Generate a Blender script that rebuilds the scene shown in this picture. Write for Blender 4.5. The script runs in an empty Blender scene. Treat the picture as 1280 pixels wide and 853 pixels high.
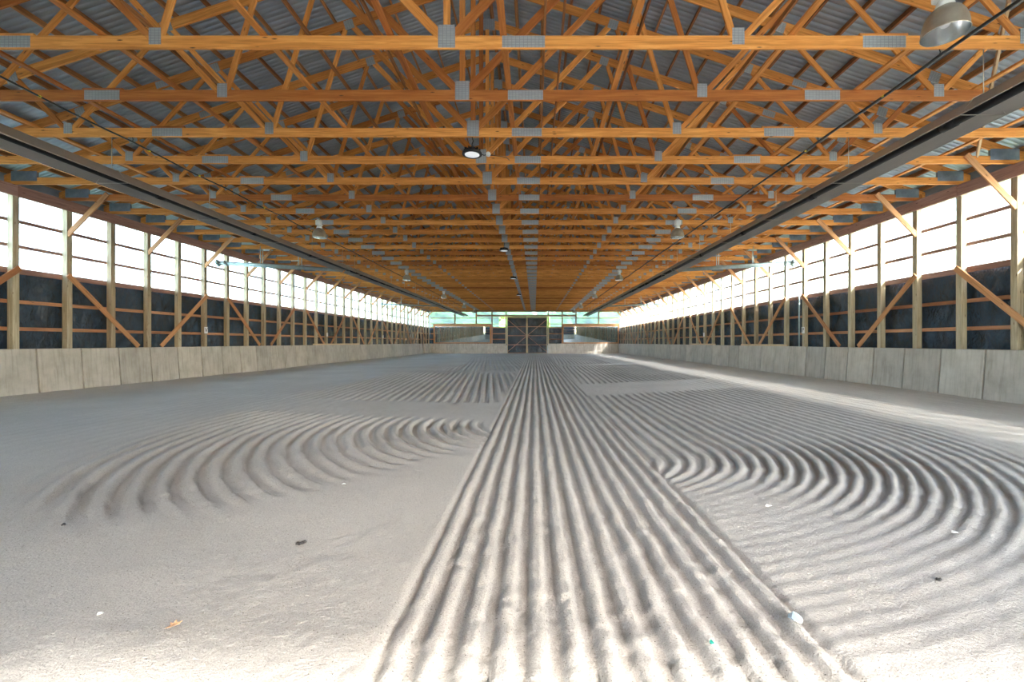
import bpy, math, random
import numpy as np
from mathutils import Vector, Matrix

random.seed(7)
rng = np.random.default_rng(11)
scene = bpy.context.scene
COL = scene.collection

# ------------------------------------------------------------------ camera
EYE = 1.365                       # camera height above the sand
F = 550.0                         # focal length in pixels of the 1280 wide frame
cam_d = bpy.data.cameras.new('camera')
cam_d.sensor_width = 36.0
cam_d.lens = F / 1280.0 * 36.0
cam_d.shift_x = -28.0 / 1280.0
cam_d.shift_y = 1.5 / 1280.0
cam_d.clip_start = 0.05
cam_d.clip_end = 500
cam = bpy.data.objects.new('camera', cam_d)
cam.location = (0, 0, EYE)
cam.rotation_euler = (math.pi / 2, 0, 0)
COL.objects.link(cam)
scene.camera = cam

# ------------------------------------------------------------------ sky, sun, exposure
SUN_DX, SUN_DY = 0.80, 1.62       # metres the light travels to -X / +Y per metre of fall
world = bpy.data.worlds.new('sky')
scene.world = world
world.use_nodes = True
wn = world.node_tree.nodes
sky = wn.new('ShaderNodeTexSky')
sky.sky_type = 'NISHITA'
sky.sun_disc = False
sky.sun_elevation = math.atan(1 / math.hypot(SUN_DX, SUN_DY))
sky.sun_rotation = math.atan2(SUN_DX, -SUN_DY)
sky.air_density = 1.0
sky.dust_density = 1.0
sky.ozone_density = 1.0
wn['Background'].inputs['Strength'].default_value = 0.62
world.node_tree.links.new(sky.outputs[0], wn['Background'].inputs['Color'])

sun_d = bpy.data.lights.new('sun', 'SUN')
sun_d.energy = 5.2
sun_d.angle = math.radians(3.0)
sun_d.color = (1.0, 0.95, 0.87)
sun = bpy.data.objects.new('sun', sun_d)
sun.rotation_euler = Vector((-SUN_DX, SUN_DY, -1)).to_track_quat('-Z', 'Y').to_euler()
sun.location = (40, -40, 50)
COL.objects.link(sun)

vs = scene.view_settings
vs.view_transform = 'Standard'
vs.look = 'None'
vs.gamma = 1.0
vs.use_curve_mapping = False
vs.exposure = 2.85
scene.cycles.max_bounces = 10
scene.cycles.diffuse_bounces = 6
scene.cycles.transparent_max_bounces = 12
scene.cycles.sample_clamp_indirect = 8.0

# ------------------------------------------------------------------ layout constants
XC = -1.13                        # building centre line
HALF = 11.38                      # centre line to post centres
YT0, DY = 5.683, 1.22             # first truss in view, truss and post spacing
NT = 39
YN, YF = -5.2, 52.6              # near and far end walls
ZCH = EYE + 3.785                 # underside of bottom chords
ZCT = ZCH + 0.17
PITCH = 0.325
ZTOP = ZCT + 0.02 + 11.4 * PITCH  # top chord centre line at the ridge


# ------------------------------------------------------------------ material helpers
def new_mat(name):
    m = bpy.data.materials.new(name)
    m.use_nodes = True
    nt = m.node_tree
    return m, nt, nt.nodes, nt.links, nt.nodes['Principled BSDF']


def ramp(n, stops):
    r = n.new('ShaderNodeValToRGB')
    e = r.color_ramp.elements
    e[0].position, e[0].color = stops[0][0], (*stops[0][1], 1)
    e[1].position, e[1].color = stops[-1][0], (*stops[-1][1], 1)
    for p, c in stops[1:-1]:
        k = e.new(p)
        k.color = (*c, 1)
    return r


def noise(n, l, vec, scale, detail=4, rough=0.55, dist=0.0):
    t = n.new('ShaderNodeTexNoise')
    t.inputs['Scale'].default_value = scale
    t.inputs['Detail'].default_value = detail
    t.inputs['Roughness'].default_value = rough
    t.inputs['Distortion'].default_value = dist
    if vec is not None:
        l.new(vec, t.inputs['Vector'])
    return t


def mapping(n, l, src, scale=(1, 1, 1), rnd=None):
    mp = n.new('ShaderNodeMapping')
    mp.inputs['Scale'].default_value = scale
    l.new(src, mp.inputs['Vector'])
    if rnd is not None:
        mul = n.new('ShaderNodeMath')
        mul.operation = 'MULTIPLY'
        mul.inputs[1].default_value = 37.0
        l.new(rnd, mul.inputs[0])
        cx = n.new('ShaderNodeCombineXYZ')
        for k in range(3):
            l.new(mul.outputs[0], cx.inputs[k])
        l.new(cx.outputs[0], mp.inputs['Location'])
    return mp.outputs[0]


def mixc(n, l, a, b, fac, mode='MIX'):
    mx = n.new('ShaderNodeMix')
    mx.data_type = 'RGBA'
    mx.blend_type = mode
    for sock, v in ((mx.inputs['Factor'], fac), (mx.inputs[6], a), (mx.inputs[7], b)):
        if hasattr(v, 'is_linked'):
            l.new(v, sock)
        elif isinstance(v, tuple):
            sock.default_value = (*v, 1)
        else:
            sock.default_value = v
    return mx.outputs[2]


def bump(n, l, height, strength, dist, bsdf):
    b = n.new('ShaderNodeBump')
    b.inputs['Strength'].default_value = strength
    b.inputs['Distance'].default_value = dist
    l.new(height, b.inputs['Height'])
    l.new(b.outputs[0], bsdf.inputs['Normal'])


def wood(name, dark, mid, light, knot=(0.09, 0.035, 0.012), var=0.35, rough=0.75, knots=True):
    """sawn lumber, grain along the board's own X axis, every board its own shade"""
    m, nt, n, l, b = new_mat(name)
    tc = n.new('ShaderNodeTexCoord')
    oi = n.new('ShaderNodeObjectInfo')
    v = mapping(n, l, tc.outputs['Object'], (0.9, 16, 16), oi.outputs['Random'])
    g = noise(n, l, v, 1.6, 6, 0.62, 0.6)
    rp = ramp(n, [(0.28, dark), (0.5, mid), (0.72, light)])
    l.new(g.outputs['Fac'], rp.inputs[0])
    col = rp.outputs[0]
    # one shade per board
    vr = ramp(n, [(0.0, tuple(1 - var * k for k in (0.75, 1.0, 1.15))), (0.5, (1, 1, 1)), (1.0, (1 + var * .35, 1 + var * .5, 1 + var * .6))])
    l.new(oi.outputs['Random'], vr.inputs[0])
    col = mixc(n, l, col, vr.outputs[0], 1.0, 'MULTIPLY')
    if knots:
        kv = mapping(n, l, tc.outputs['Object'], (1.6, 7, 7), oi.outputs['Random'])
        vo = n.new('ShaderNodeTexVoronoi')
        vo.inputs['Scale'].default_value = 1.7
        l.new(kv, vo.inputs['Vector'])
        kr = ramp(n, [(0.05, (1, 1, 1)), (0.13, (0, 0, 0))])
        l.new(vo.outputs['Distance'], kr.inputs[0])
        col = mixc(n, l, col, knot, kr.outputs[0])
    l.new(col, b.inputs['Base Color'])
    b.inputs['Roughness'].default_value = rough
    bump(n, l, g.outputs['Fac'], 0.25, 0.004, b)
    return m


def plain(name, col, rough=0.5, metal=0.0, nscale=0, namt=0.15, bumpd=0.0, stretch=(1, 1, 1)):
    m, nt, n, l, b = new_mat(name)
    b.inputs['Base Color'].default_value = (*col, 1)
    b.inputs['Roughness'].default_value = rough
    b.inputs['Metallic'].default_value = metal
    if nscale:
        tc = n.new('ShaderNodeTexCoord')
        g = noise(n, l, mapping(n, l, tc.outputs['Object'], stretch), nscale, 5)
        rp = ramp(n, [(0.3, tuple(c * (1 - namt) for c in col)), (0.7, tuple(min(1, c * (1 + namt)) for c in col))])
        l.new(g.outputs['Fac'], rp.inputs[0])
        l.new(rp.outputs[0], b.inputs['Base Color'])
        if bumpd:
            bump(n, l, g.outputs['Fac'], 0.5, bumpd, b)
    return m


M = {}
M['truss'] = wood('truss_lumber', (0.40, 0.135, 0.024), (0.62, 0.245, 0.050), (0.78, 0.36, 0.095), var=0.55)
M['purlin'] = wood('purlin_lumber', (0.22, 0.085, 0.028), (0.36, 0.150, 0.048), (0.48, 0.21, 0.07), var=0.5)
M['brace'] = wood('brace_lumber', (0.30, 0.135, 0.055), (0.48, 0.235, 0.10), (0.62, 0.33, 0.16))
M['girt'] = wood('girt_lumber', (0.26, 0.11, 0.05), (0.42, 0.19, 0.09), (0.52, 0.27, 0.14), var=0.45)
M['post'] = wood('treated_post_lumber', (0.28, 0.225, 0.14), (0.43, 0.365, 0.245), (0.56, 0.49, 0.35), var=0.3)
M['header'] = wood('header_lumber', (0.22, 0.12, 0.095), (0.34, 0.19, 0.15), (0.43, 0.26, 0.20), var=0.3)  # purple-brown tone has the bluish light on the beam mixed into the colour
M['plank'] = wood('pale_plank', (0.45, 0.31, 0.17), (0.60, 0.43, 0.25), (0.70, 0.52, 0.33), var=0.2)
M['darkdoor'] = wood('dark_door_wood', (0.045, 0.025, 0.02), (0.07, 0.04, 0.03), (0.10, 0.06, 0.045), var=0.2)


def plate_mat():
    m, nt, n, l, b = new_mat('galvanised_plate')
    tc = n.new('ShaderNodeTexCoord')
    br = n.new('ShaderNodeTexBrick')
    br.offset = 0.0
    br.inputs['Scale'].default_value = 1.0
    br.inputs['Color1'].default_value = (0.40, 0.43, 0.45, 1)
    br.inputs['Color2'].default_value = (0.46, 0.49, 0.51, 1)
    br.inputs['Mortar'].default_value = (0.27, 0.29, 0.31, 1)
    br.inputs['Mortar Size'].default_value = 0.0035
    br.inputs['Brick Width'].default_value = 0.05
    br.inputs['Row Height'].default_value = 0.02
    sx = n.new('ShaderNodeSeparateXYZ')
    l.new(tc.outputs['Object'], sx.inputs[0])
    cx = n.new('ShaderNodeCombineXYZ')
    l.new(sx.outputs[0], cx.inputs[0])
    l.new(sx.outputs[2], cx.inputs[1])
    l.new(cx.outputs[0], br.inputs['Vector'])
    l.new(br.outputs['Color'], b.inputs['Base Color'])
    b.inputs['Roughness'].default_value = 0.5
    b.inputs['Metallic'].default_value = 0.35
    bump(n, l, br.outputs['Fac'], 0.4, -0.003, b)
    return m


M['plate'] = plate_mat()
M['heelplate'] = plain('heel_plate', (0.20, 0.25, 0.31), 0.5, 0.3, 6, 0.3)
M['roof'] = plain('galvalume_roof_underside', (0.35, 0.415, 0.48), 0.42, 0.35, 1.5, 0.12, 0, (0.3, 3, 3))
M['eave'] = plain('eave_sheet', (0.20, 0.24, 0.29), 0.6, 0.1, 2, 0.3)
M['siding'] = plain('outer_siding', (0.45, 0.47, 0.47), 0.6, 0.1, 2, 0.1)
M['gable'] = plain('gable_boards', (0.26, 0.13, 0.06), 0.8, 0, 3, 0.3, 0, (0.5, 1, 6))
M['heater'] = plain('heater_reflector', (0.43, 0.40, 0.36), 0.42, 0.65, 3, 0.12, 0, (1, 0.2, 1))
M['tube'] = plain('heater_tube', (0.012, 0.012, 0.014), 0.5, 0.3)
M['galv'] = plain('galvanised_pipe', (0.42, 0.53, 0.55), 0.4, 0.55, 8, 0.15)
M['wire'] = plain('steel_chain', (0.55, 0.52, 0.45), 0.45, 0.6)
M['cable'] = plain('black_cable', (0.012, 0.012, 0.013), 0.5)
M['yellow'] = plain('yellow_tag', (0.75, 0.62, 0.05), 0.6)
M['white'] = plain('white_enamel', (0.72, 0.74, 0.73), 0.4, 0.0, 20, 0.06)
M['spun'] = plain('spun_reflector', (0.48, 0.44, 0.35), 0.38, 0.7, 10, 0.1)
M['spun_in'] = plain('polished_reflector', (0.78, 0.80, 0.80), 0.22, 0.95)
M['black'] = plain('black_housing', (0.01, 0.01, 0.011), 0.45)
M['sign'] = plain('sign_plate', (0.82, 0.83, 0.84), 0.5)
M['ink'] = plain('sign_ink', (0.01, 0.012, 0.03), 0.6)
M['leaf'] = plain('dry_leaf', (0.60, 0.36, 0.20), 0.7, 0, 60, 0.35)
M['clod'] = plain('dark_clod', (0.035, 0.033, 0.035), 0.9, 0, 50, 0.4)
M['plastic'] = plain('plastic_scrap', (0.55, 0.70, 0.80), 0.25, 0, 40, 0.1)
M['paper'] = plain('paper_scrap', (0.85, 0.85, 0.82), 0.6)
M['teal'] = plain('teal_scrap', (0.02, 0.30, 0.24), 0.4)
M['grass'] = plain('grass_ground', (0.13, 0.20, 0.05), 0.9, 0, 0.8, 0.4)
M['gravel'] = plain('gravel_yard', (0.42, 0.40, 0.36), 0.9, 0, 12, 0.2)
M['foliage'] = plain('tree_foliage', (0.10, 0.22, 0.045), 0.7, 0, 2.5, 0.6)
M['bark'] = plain('tree_bark', (0.14, 0.10, 0.07), 0.9, 0, 10, 0.3)


def glass_mat():
    """frosted glass mirror silvering"""
    m, nt, n, l, b = new_mat('mirror_glass')
    b.inputs['Base Color'].default_value = (0.60, 0.74, 0.84, 1)
    b.inputs['Metallic'].default_value = 1.0
    b.inputs['Roughness'].default_value = 0.03
    return m


M['mirror'] = glass_mat()


def panel_mat(name, clear, tint, k=1.0):
    """translucent corrugated polycarbonate: part straight-through, part scattered"""
    m, nt, n, l, b = new_mat(name)
    n.remove(b)
    out = n['Material Output']
    tr = n.new('ShaderNodeBsdfTransparent')
    tr.inputs[0].default_value = (*tint, 1)
    tl = n.new('ShaderNodeBsdfTranslucent')
    tc = n.new('ShaderNodeTexCoord')
    g = noise(n, l, mapping(n, l, tc.outputs['Object'], (1, 1, 0.3)), 3.0, 4)
    rp = ramp(n, [(0.3, (0.80 * k, 0.82 * k, 0.83 * k)), (0.7, (0.88 * k, 0.89 * k, 0.89 * k))])
    l.new(g.outputs['Fac'], rp.inputs[0])
    l.new(rp.outputs[0], tl.inputs[0])
    df = n.new('ShaderNodeBsdfDiffuse')
    df.inputs[0].default_value = (0.75, 0.76, 0.76, 1)
    m1 = n.new('ShaderNodeMixShader')
    m1.inputs[0].default_value = 0.10
    l.new(tl.outputs[0], m1.inputs[1])
    l.new(df.outputs[0], m1.inputs[2])
    m2 = n.new('ShaderNodeMixShader')
    m2.inputs[0].default_value = clear
    l.new(m1.outputs[0], m2.inputs[1])
    l.new(tr.outputs[0], m2.inputs[2])
    l.new(m2.outputs[0], out.inputs[0])
    return m


M['panel'] = panel_mat('translucent_panel', 0.30, (0.88, 0.90, 0.92))
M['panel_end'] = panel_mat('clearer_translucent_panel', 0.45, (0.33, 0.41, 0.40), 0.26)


def tarp_mat():
    m, nt, n, l, b = new_mat('black_plastic_film')
    tc = n.new('ShaderNodeTexCoord')
    g = noise(n, l, tc.outputs['Object'], 1.3, 5)
    rp = ramp(n, [(0.35, (0.008, 0.017, 0.031)), (0.7, (0.022, 0.046, 0.078))])  # blue of the reflected sky is put into the black film's colour
    l.new(g.outputs['Fac'], rp.inputs[0])
    l.new(rp.outputs[0], b.inputs['Base Color'])
    b.inputs['Roughness'].default_value = 0.24
    b.inputs['Specular IOR Level'].default_value = 0.6
    g2 = noise(n, l, mapping(n, l, tc.outputs['Object'], (1, 1, 0.6)), 9.0, 5, 0.6, 1.2)
    bump(n, l, g2.outputs['Fac'], 1.0, 0.05, b)
    return m


M['tarp'] = tarp_mat()


def concrete_mat():
    m, nt, n, l, b = new_mat('cast_concrete')
    tc = n.new('ShaderNodeTexCoord')
    oi = n.new('ShaderNodeObjectInfo')
    g = noise(n, l, mapping(n, l, tc.outputs['Object'], (1, 1, 1), oi.outputs['Random']), 2.2, 6, 0.6)
    rp = ramp(n, [(0.3, (0.40, 0.365, 0.315)), (0.55, (0.50, 0.465, 0.415)), (0.75, (0.57, 0.54, 0.49))])
    l.new(g.outputs['Fac'], rp.inputs[0])
    # form-board streaks running down the panel
    g2 = noise(n, l, mapping(n, l, tc.outputs['Object'], (9, 9, 0.35), oi.outputs['Random']), 1.5, 4, 0.6)
    r2 = ramp(n, [(0.32, (0.66, 0.63, 0.58)), (0.5, (1, 1, 1)), (0.72, (1.12, 1.12, 1.12))])
    l.new(g2.outputs['Fac'], r2.inputs[0])
    col = mixc(n, l, rp.outputs[0], r2.outputs[0], 0.6, 'MULTIPLY')
    vr = ramp(n, [(0, (0.86, 0.86, 0.86)), (1, (1.08, 1.07, 1.05))])
    l.new(oi.outputs['Random'], vr.inputs[0])
    col = mixc(n, l, col, vr.outputs[0], 1.0, 'MULTIPLY')
    l.new(col, b.inputs['Base Color'])
    b.inputs['Roughness'].default_value = 0.85
    bump(n, l, g2.outputs['Fac'], 0.35, 0.006, b)
    return m


M['concrete'] = concrete_mat()


def sand_mat():
    m, nt, n, l, b = new_mat('arena_sand')
    tc = n.new('ShaderNodeTexCoord')
    o = tc.outputs['Object']
    g = noise(n, l, o, 0.35, 4)
    rp = ramp(n, [(0.3, (0.42, 0.395, 0.36)), (0.7, (0.50, 0.475, 0.44))])
    l.new(g.outputs['Fac'], rp.inputs[0])
    f = noise(n, l, o, 140, 3, 0.7)
    fr = ramp(n, [(0.25, (0.62, 0.61, 0.60)), (0.5, (1, 1, 1)), (0.8, (1.2, 1.2, 1.2))])
    l.new(f.outputs['Fac'], fr.inputs[0])
    col = mixc(n, l, rp.outputs[0], fr.outputs[0], 1.0, 'MULTIPLY')
    for sc_, thr, cc in ((38, 0.13, (0.13, 0.115, 0.10)), (61, 0.10, (0.80, 0.79, 0.76))):   # bark flecks and pale chips
        vo = n.new('ShaderNodeTexVoronoi')
        vo.inputs['Scale'].default_value = sc_
        l.new(o, vo.inputs['Vector'])
        kr = ramp(n, [(thr * 0.6, (1, 1, 1)), (thr, (0, 0, 0))])
        l.new(vo.outputs['Distance'], kr.inputs[0])
        col = mixc(n, l, col, cc, kr.outputs[0])
    l.new(col, b.inputs['Base Color'])
    b.inputs['Roughness'].default_value = 0.95
    b.inputs['Specular IOR Level'].default_value = 0.1
    g2 = noise(n, l, o, 55, 5, 0.7)
    bump(n, l, g2.outputs['Fac'], 0.8, 0.016, b)
    return m


M['sand'] = sand_mat()


def lens_mat():
    m, nt, n, l, b = new_mat('led_lens')
    b.inputs['Base Color'].default_value = (0.8, 0.82, 0.84, 1)
    b.inputs['Emission Color'].default_value = (0.95, 0.98, 1, 1)
    b.inputs['Emission Strength'].default_value = 0.07
    return m


M['lens'] = lens_mat()


# ------------------------------------------------------------------ mesh helpers
CACHE = {}


def mesh_of(name, verts, faces, smooth=False):
    me = bpy.data.meshes.new(name)
    me.from_pydata(verts, [], faces)
    me.update()
    if smooth:
        me.polygons.foreach_set('use_smooth', [True] * len(me.polygons))
    return me


def grid_mesh(name, V, smooth=True):
    """V: (rows, cols, 3) array"""
    r, c, _ = V.shape
    me = bpy.data.meshes.new(name)
    idx = np.arange(r * c).reshape(r, c)
    q = np.stack([idx[:-1, :-1], idx[:-1, 1:], idx[1:, 1:], idx[1:, :-1]], -1).reshape(-1, 4)
    nf = len(q)
    me.vertices.add(r * c)
    me.vertices.foreach_set('co', V.reshape(-1).astype(np.float32))
    me.loops.add(nf * 4)
    me.loops.foreach_set('vertex_index', q.reshape(-1).astype(np.int32))
    me.polygons.add(nf)
    me.polygons.foreach_set('loop_start', np.arange(0, nf * 4, 4, dtype=np.int32))
    me.polygons.foreach_set('loop_total', np.full(nf, 4, dtype=np.int32))
    if smooth:
        me.polygons.foreach_set('use_smooth', np.ones(nf, dtype=bool))
    me.update()
    me.validate()
    return me


def put(name, me, mat, parent=None, mtx=None):
    if mat is not None and not me.materials:
        me.materials.append(mat)
    o = bpy.data.objects.new(name, me)
    COL.objects.link(o)
    if parent is not None:
        o.parent = parent
    if mtx is not None:
        o.matrix_local = mtx
    return o


def tag(o, label=None, cat=None, group=None, kind=None):
    if label:
        o['label'] = label
    if cat:
        o['category'] = cat
    if group:
        o['group'] = group
    if kind:
        o['kind'] = kind
    return o


def empty(name, loc=(0, 0, 0), rz=0.0):
    o = bpy.data.objects.new(name, None)
    o.location = loc
    o.rotation_euler = (0, 0, rz)
    o.empty_display_size = 0.2
    COL.objects.link(o)
    return o


def board_mesh(L, w, h, mat):
    """length along X, chamfered long edges"""
    key = (round(L, 4), round(w, 4), round(h, 4), mat.name)
    if key in CACHE:
        return CACHE[key]
    c = min(0.006, w * 0.2, h * 0.2)
    a, b = w / 2, h / 2
    ring = [(-a + c, -b), (a - c, -b), (a, -b + c), (a, b - c), (a - c, b), (-a + c, b), (-a, b - c), (-a, -b + c)]
    vs_ = [(-L / 2, y, z) for y, z in ring] + [(L / 2, y, z) for y, z in ring]
    fs = [tuple(range(7, -1, -1)), tuple(range(8, 16))]
    for k in range(8):
        j = (k + 1) % 8
        fs.append((k, j, j + 8, k + 8))
    me = mesh_of('board', vs_, fs)
    me.materials.append(mat)
    CACHE[key] = me
    return me


def board(name, p0, p1, w, h, mat, parent=None, up=(0, 0, 1)):
    """board from p0 to p1; w across, h along 'up'"""
    p0, p1, up = Vector(p0), Vector(p1), Vector(up)
    x = (p1 - p0)
    L = x.length
    x.normalize()
    y = up.cross(x).normalized()
    z = x.cross(y)
    m = Matrix((x, y, z)).transposed().to_4x4()
    m.translation = (p0 + p1) / 2
    return put(name, board_mesh(L, w, h, mat), None, parent, m)


def box(name, lo, hi, mat, parent=None):
    """chamfered box between corners, longest side along the board axis"""
    lo, hi = Vector(lo), Vector(hi)
    d = hi - lo
    c = (lo + hi) / 2
    k = max(range(3), key=lambda i: d[i])
    if k == 0:
        a = Vector((d.x / 2, 0, 0)); w, h, up = d.y, d.z, (0, 0, 1)
    elif k == 1:
        a = Vector((0, d.y / 2, 0)); w, h, up = d.x, d.z, (0, 0, 1)
    else:
        a = Vector((0, 0, d.z / 2)); w, h, up = d.x, d.y, (0, 1, 0)
    return board(name, c - a, c + a, w, h, mat, parent, up)


def tube_geo(path, r, seg=8, closed_ends=True):
    vs_, fs = [], []
    path = [Vector(p) for p in path]
    n = len(path)
    prev = None
    for i, p in enumerate(path):
        t = (path[min(i + 1, n - 1)] - path[max(i - 1, 0)]).normalized()
        ref = prev if prev is not None else (Vector((0, 0, 1)) if abs(t.z) < 0.9 else Vector((1, 0, 0)))
        u = t.cross(ref).normalized()
        v = u.cross(t).normalized()
        prev = v
        rr = r[i] if isinstance(r, (list, tuple)) else r
        for k in range(seg):
            a = 2 * math.pi * k / seg
            q = p + u * math.cos(a) * rr + v * math.sin(a) * rr
            vs_.append(tuple(q))
    for i in range(n - 1):
        for k in range(seg):
            j = (k + 1) % seg
            fs.append((i * seg + k, i * seg + j, (i + 1) * seg + j, (i + 1) * seg + k))
    if closed_ends:
        fs.append(tuple(range(seg - 1, -1, -1)))
        fs.append(tuple((n - 1) * seg + k for k in range(seg)))
    return vs_, fs


def tube(name, path, r, mat, parent=None, seg=8, smooth=True):
    v, f = tube_geo(path, r, seg)
    return put(name, mesh_of(name, v, f, smooth), mat, parent)


def lathe_mesh(name, prof, seg=28, smooth=True, caps=False):
    vs_, fs = [], []
    for r, z in prof:
        for k in range(seg):
            a = 2 * math.pi * k / seg
            vs_.append((r * math.cos(a), r * math.sin(a), z))
    for i in range(len(prof) - 1):
        for k in range(seg):
            j = (k + 1) % seg
            fs.append((i * seg + k, i * seg + j, (i + 1) * seg + j, (i + 1) * seg + k))
    if caps:
        fs.append(tuple(range(seg - 1, -1, -1)))
        fs.append(tuple((len(prof) - 1) * seg + k for k in range(seg)))
    return mesh_of(name, vs_, fs, smooth)


ONES = ['first', 'second', 'third', 'fourth', 'fifth', 'sixth', 'seventh', 'eighth', 'ninth', 'tenth', 'eleventh', 'twelfth',
        'thirteenth', 'fourteenth', 'fifteenth', 'sixteenth', 'seventeenth', 'eighteenth', 'nineteenth']
TENS = {2: ('twentieth', 'twenty'), 3: ('thirtieth', 'thirty'), 4: ('fortieth', 'forty')}


def ordinal(i):
    i += 1
    if i < 20:
        return ONES[i - 1]
    return TENS[i // 10][0] if i % 10 == 0 else TENS[i // 10][1] + '-' + ONES[i % 10 - 1]


# value noise on arrays
LAT = rng.random((256, 256))


def vnoise(x, y):
    xi, yi = np.floor(x).astype(int), np.floor(y).astype(int)
    fx, fy = x - xi, y - yi
    fx, fy = fx * fx * (3 - 2 * fx), fy * fy * (3 - 2 * fy)
    a = LAT[xi % 256, yi % 256]; b = LAT[(xi + 1) % 256, yi % 256]
    c = LAT[xi % 256, (yi + 1) % 256]; d = LAT[(xi + 1) % 256, (yi + 1) % 256]
    return (a * (1 - fx) + b * fx) * (1 - fy) + (c * (1 - fx) + d * fx) * fy - 0.5


def fbm(x, y, o=4):
    s, a = 0, 1.0
    for k in range(o):
        s = s + a * vnoise(x * 2 ** k + 17 * k, y * 2 ** k + 31 * k)
        a *= 0.5
    return s


def sstep(a, b, x):
    t = np.clip((x - a) / (b - a), 0, 1)
    return t * t * (3 - 2 * t)


# ------------------------------------------------------------------ floor: harrowed sand
def sand_height(X, Y):
    base = 0.022 * fbm(X * 0.35 + 5, Y * 0.35, 3) + 0.010 * fbm(X * 2.3, Y * 2.3 + 9, 3)
    wob = 0.10 * fbm(X * 0.5 + 3, Y * 0.22, 2) + 0.035 * fbm(X * 3.1, Y * 1.7, 3)
    strength = 0.75 + 0.9 * (fbm(X * 0.8 + 40, Y * 0.35, 3))

    edge = 0.11 * fbm(X * 5.5 + 70, Y * 4.0, 3)

    def groove(ph):
        """flat-topped crests, narrower worked grooves between"""
        c = 0.5 + 0.5 * np.cos(2 * np.pi * (ph + edge))
        return -sstep(0.28, 0.66, c)
    rough = 0.010 * fbm(X * 19, Y * 14, 3)
    # straight middle pass
    xa, xb = -0.68, 1.32
    mid = sstep(xa - 0.03, xa + 0.03, X) * (1 - sstep(xb - 0.03, xb + 0.03, X))
    hm = groove((X + wob * 0.16 - xa) / 0.1535) * 0.026 * (0.85 + 0.3 * strength)
    # right: oval laps around a centre that moves away with radius
    cx = 0.5
    rr = np.abs(X - cx)
    cyr = 4.7 + 0.50 * np.clip(rr, 0, 6)
    R = np.where(Y < cyr, np.hypot(X - cx, Y - cyr), rr)
    for _ in range(4):
        cyr = 4.7 + 0.50 * np.clip(R, 0.5, 6)
        R = np.where(Y < cyr, np.hypot(X - cx, Y - cyr), rr)
    ycut = 11.1 + 0.45 * (X - 1.3)
    mr = (X > xb) * (1 - sstep(ycut - .25, ycut + .15, Y)) * (1 - sstep(5.2, 6.4, R))
    ang = np.degrees(np.arctan2(cyr - Y, X - cx))
    mr = mr * (1 - 0.90 * sstep(36, 66, ang)) * sstep(0.7, 0.9, R)
    mr = mr * (1 - 0.85 * np.exp(-(((X - 2.0) / 0.55) ** 2 + ((Y - 4.0) / 0.75) ** 2)))
    hr = groove((R + wob * 0.35) / 0.205) * 0.030 * (0.6 + 0.6 * strength)
    # left: arcs about one centre, rubbed out towards the camera
    Rl = np.hypot(X - 0.5, (Y - 7.5))
    yb = np.interp(X, [-6, -5, -3.6, -2.4, -1.5, -0.9], [4.6, 3.9, 3.25, 3.6, 4.75, 5.6])
    ml = (X < xa) * sstep(yb - 0.25, yb + 0.7, Y) * (1 - sstep(7.7, 8.3, Y + 0.25 * (X + 3))) * sstep(1.25, 1.5, Rl) * (1 - sstep(5.7, 6.6, Rl))
    hl = groove((Rl + wob * 0.4) / 0.205) * 0.040 * (0.6 + 0.6 * strength)
    # further passes, parallel to the long walls
    far = np.zeros_like(X)
    for (a, b, y0, y1, sp, am) in ((-6.2, xa, 9.9, 19.5, 0.22, 1.0), (-4.6, xa, 20.8, 33, 0.24, 0.8), (-5.5, xa, 34, 51, 0.25, 0.8),
                                   (xb, 6.6, 14.2, 25.0, 0.21, 1.0), (xb, 5.2, 26.5, 37, 0.24, 0.8), (xb, 5.8, 38, 51, 0.25, 0.8)):
        sk = 0.45 * (X - xb) if a == xb else -0.12 * (X - xa)
        mk = sstep(a - .1, a + .4, X) * (1 - sstep(b - .4, b + .1, X)) * sstep(y0 - .2, y0 + .3, Y - sk) * (1 - sstep(y1 - .5, y1 + .3, Y - sk))
        lean = 0.10 if a < xa else -0.03
        far = far + mk * groove((X + lean * (Y - y0) + wob * 0.5) / sp) * 0.034 * am * (0.55 + 0.7 * strength)
    # faint sweeping tracks along both long sides
    side = 0.012 * groove((X + 0.18 * np.sin(Y * 0.13) + wob) / 0.27) * np.clip(strength, 0, 1.4)
    m_side = np.clip(sstep(3.5, 6, np.abs(X - 0.3)) * sstep(4.5, 7, Y), 0, 1)
    h = base + mid * hm + mr * hr + ml * hl + far + side * m_side * (1 - np.clip(mid + mr + ml, 0, 1))
    work = np.clip(mid + mr + ml + (far < -0.004), 0, 1)
    h = h + rough * (0.35 + 0.65 * work) + 0.004 * fbm(X * 34, Y * 34, 2)
    # banked sand against the kick walls
    h = h + 0.10 * sstep(10.2, 11.3, np.abs(X - XC)) + 0.012
    return h


ys = [YN]
while ys[-1] < YF:
    y = ys[-1]
    ys.append(y + (0.05 if y < 1.4 else max(0.019, 0.0056 * y)))
ys = np.array(ys)
xs = np.concatenate([np.arange(-12.75, -6.4, 0.055), np.arange(-6.4, 6.8, 0.019), np.arange(6.8, 10.6, 0.045)])
Xg, Yg = np.meshgrid(xs, ys)
Zg = sand_height(Xg, Yg)
floor = put('floor', grid_mesh('floor', np.stack([Xg, Yg, Zg], -1)), M['sand'])
tag(floor, 'pale grey arena sand harrowed into straight and curved furrows', 'floor', kind='structure')


def ground_z(x, y):
    return float(sand_height(np.array([[x]]), np.array([[y]]))[0, 0])


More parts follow.
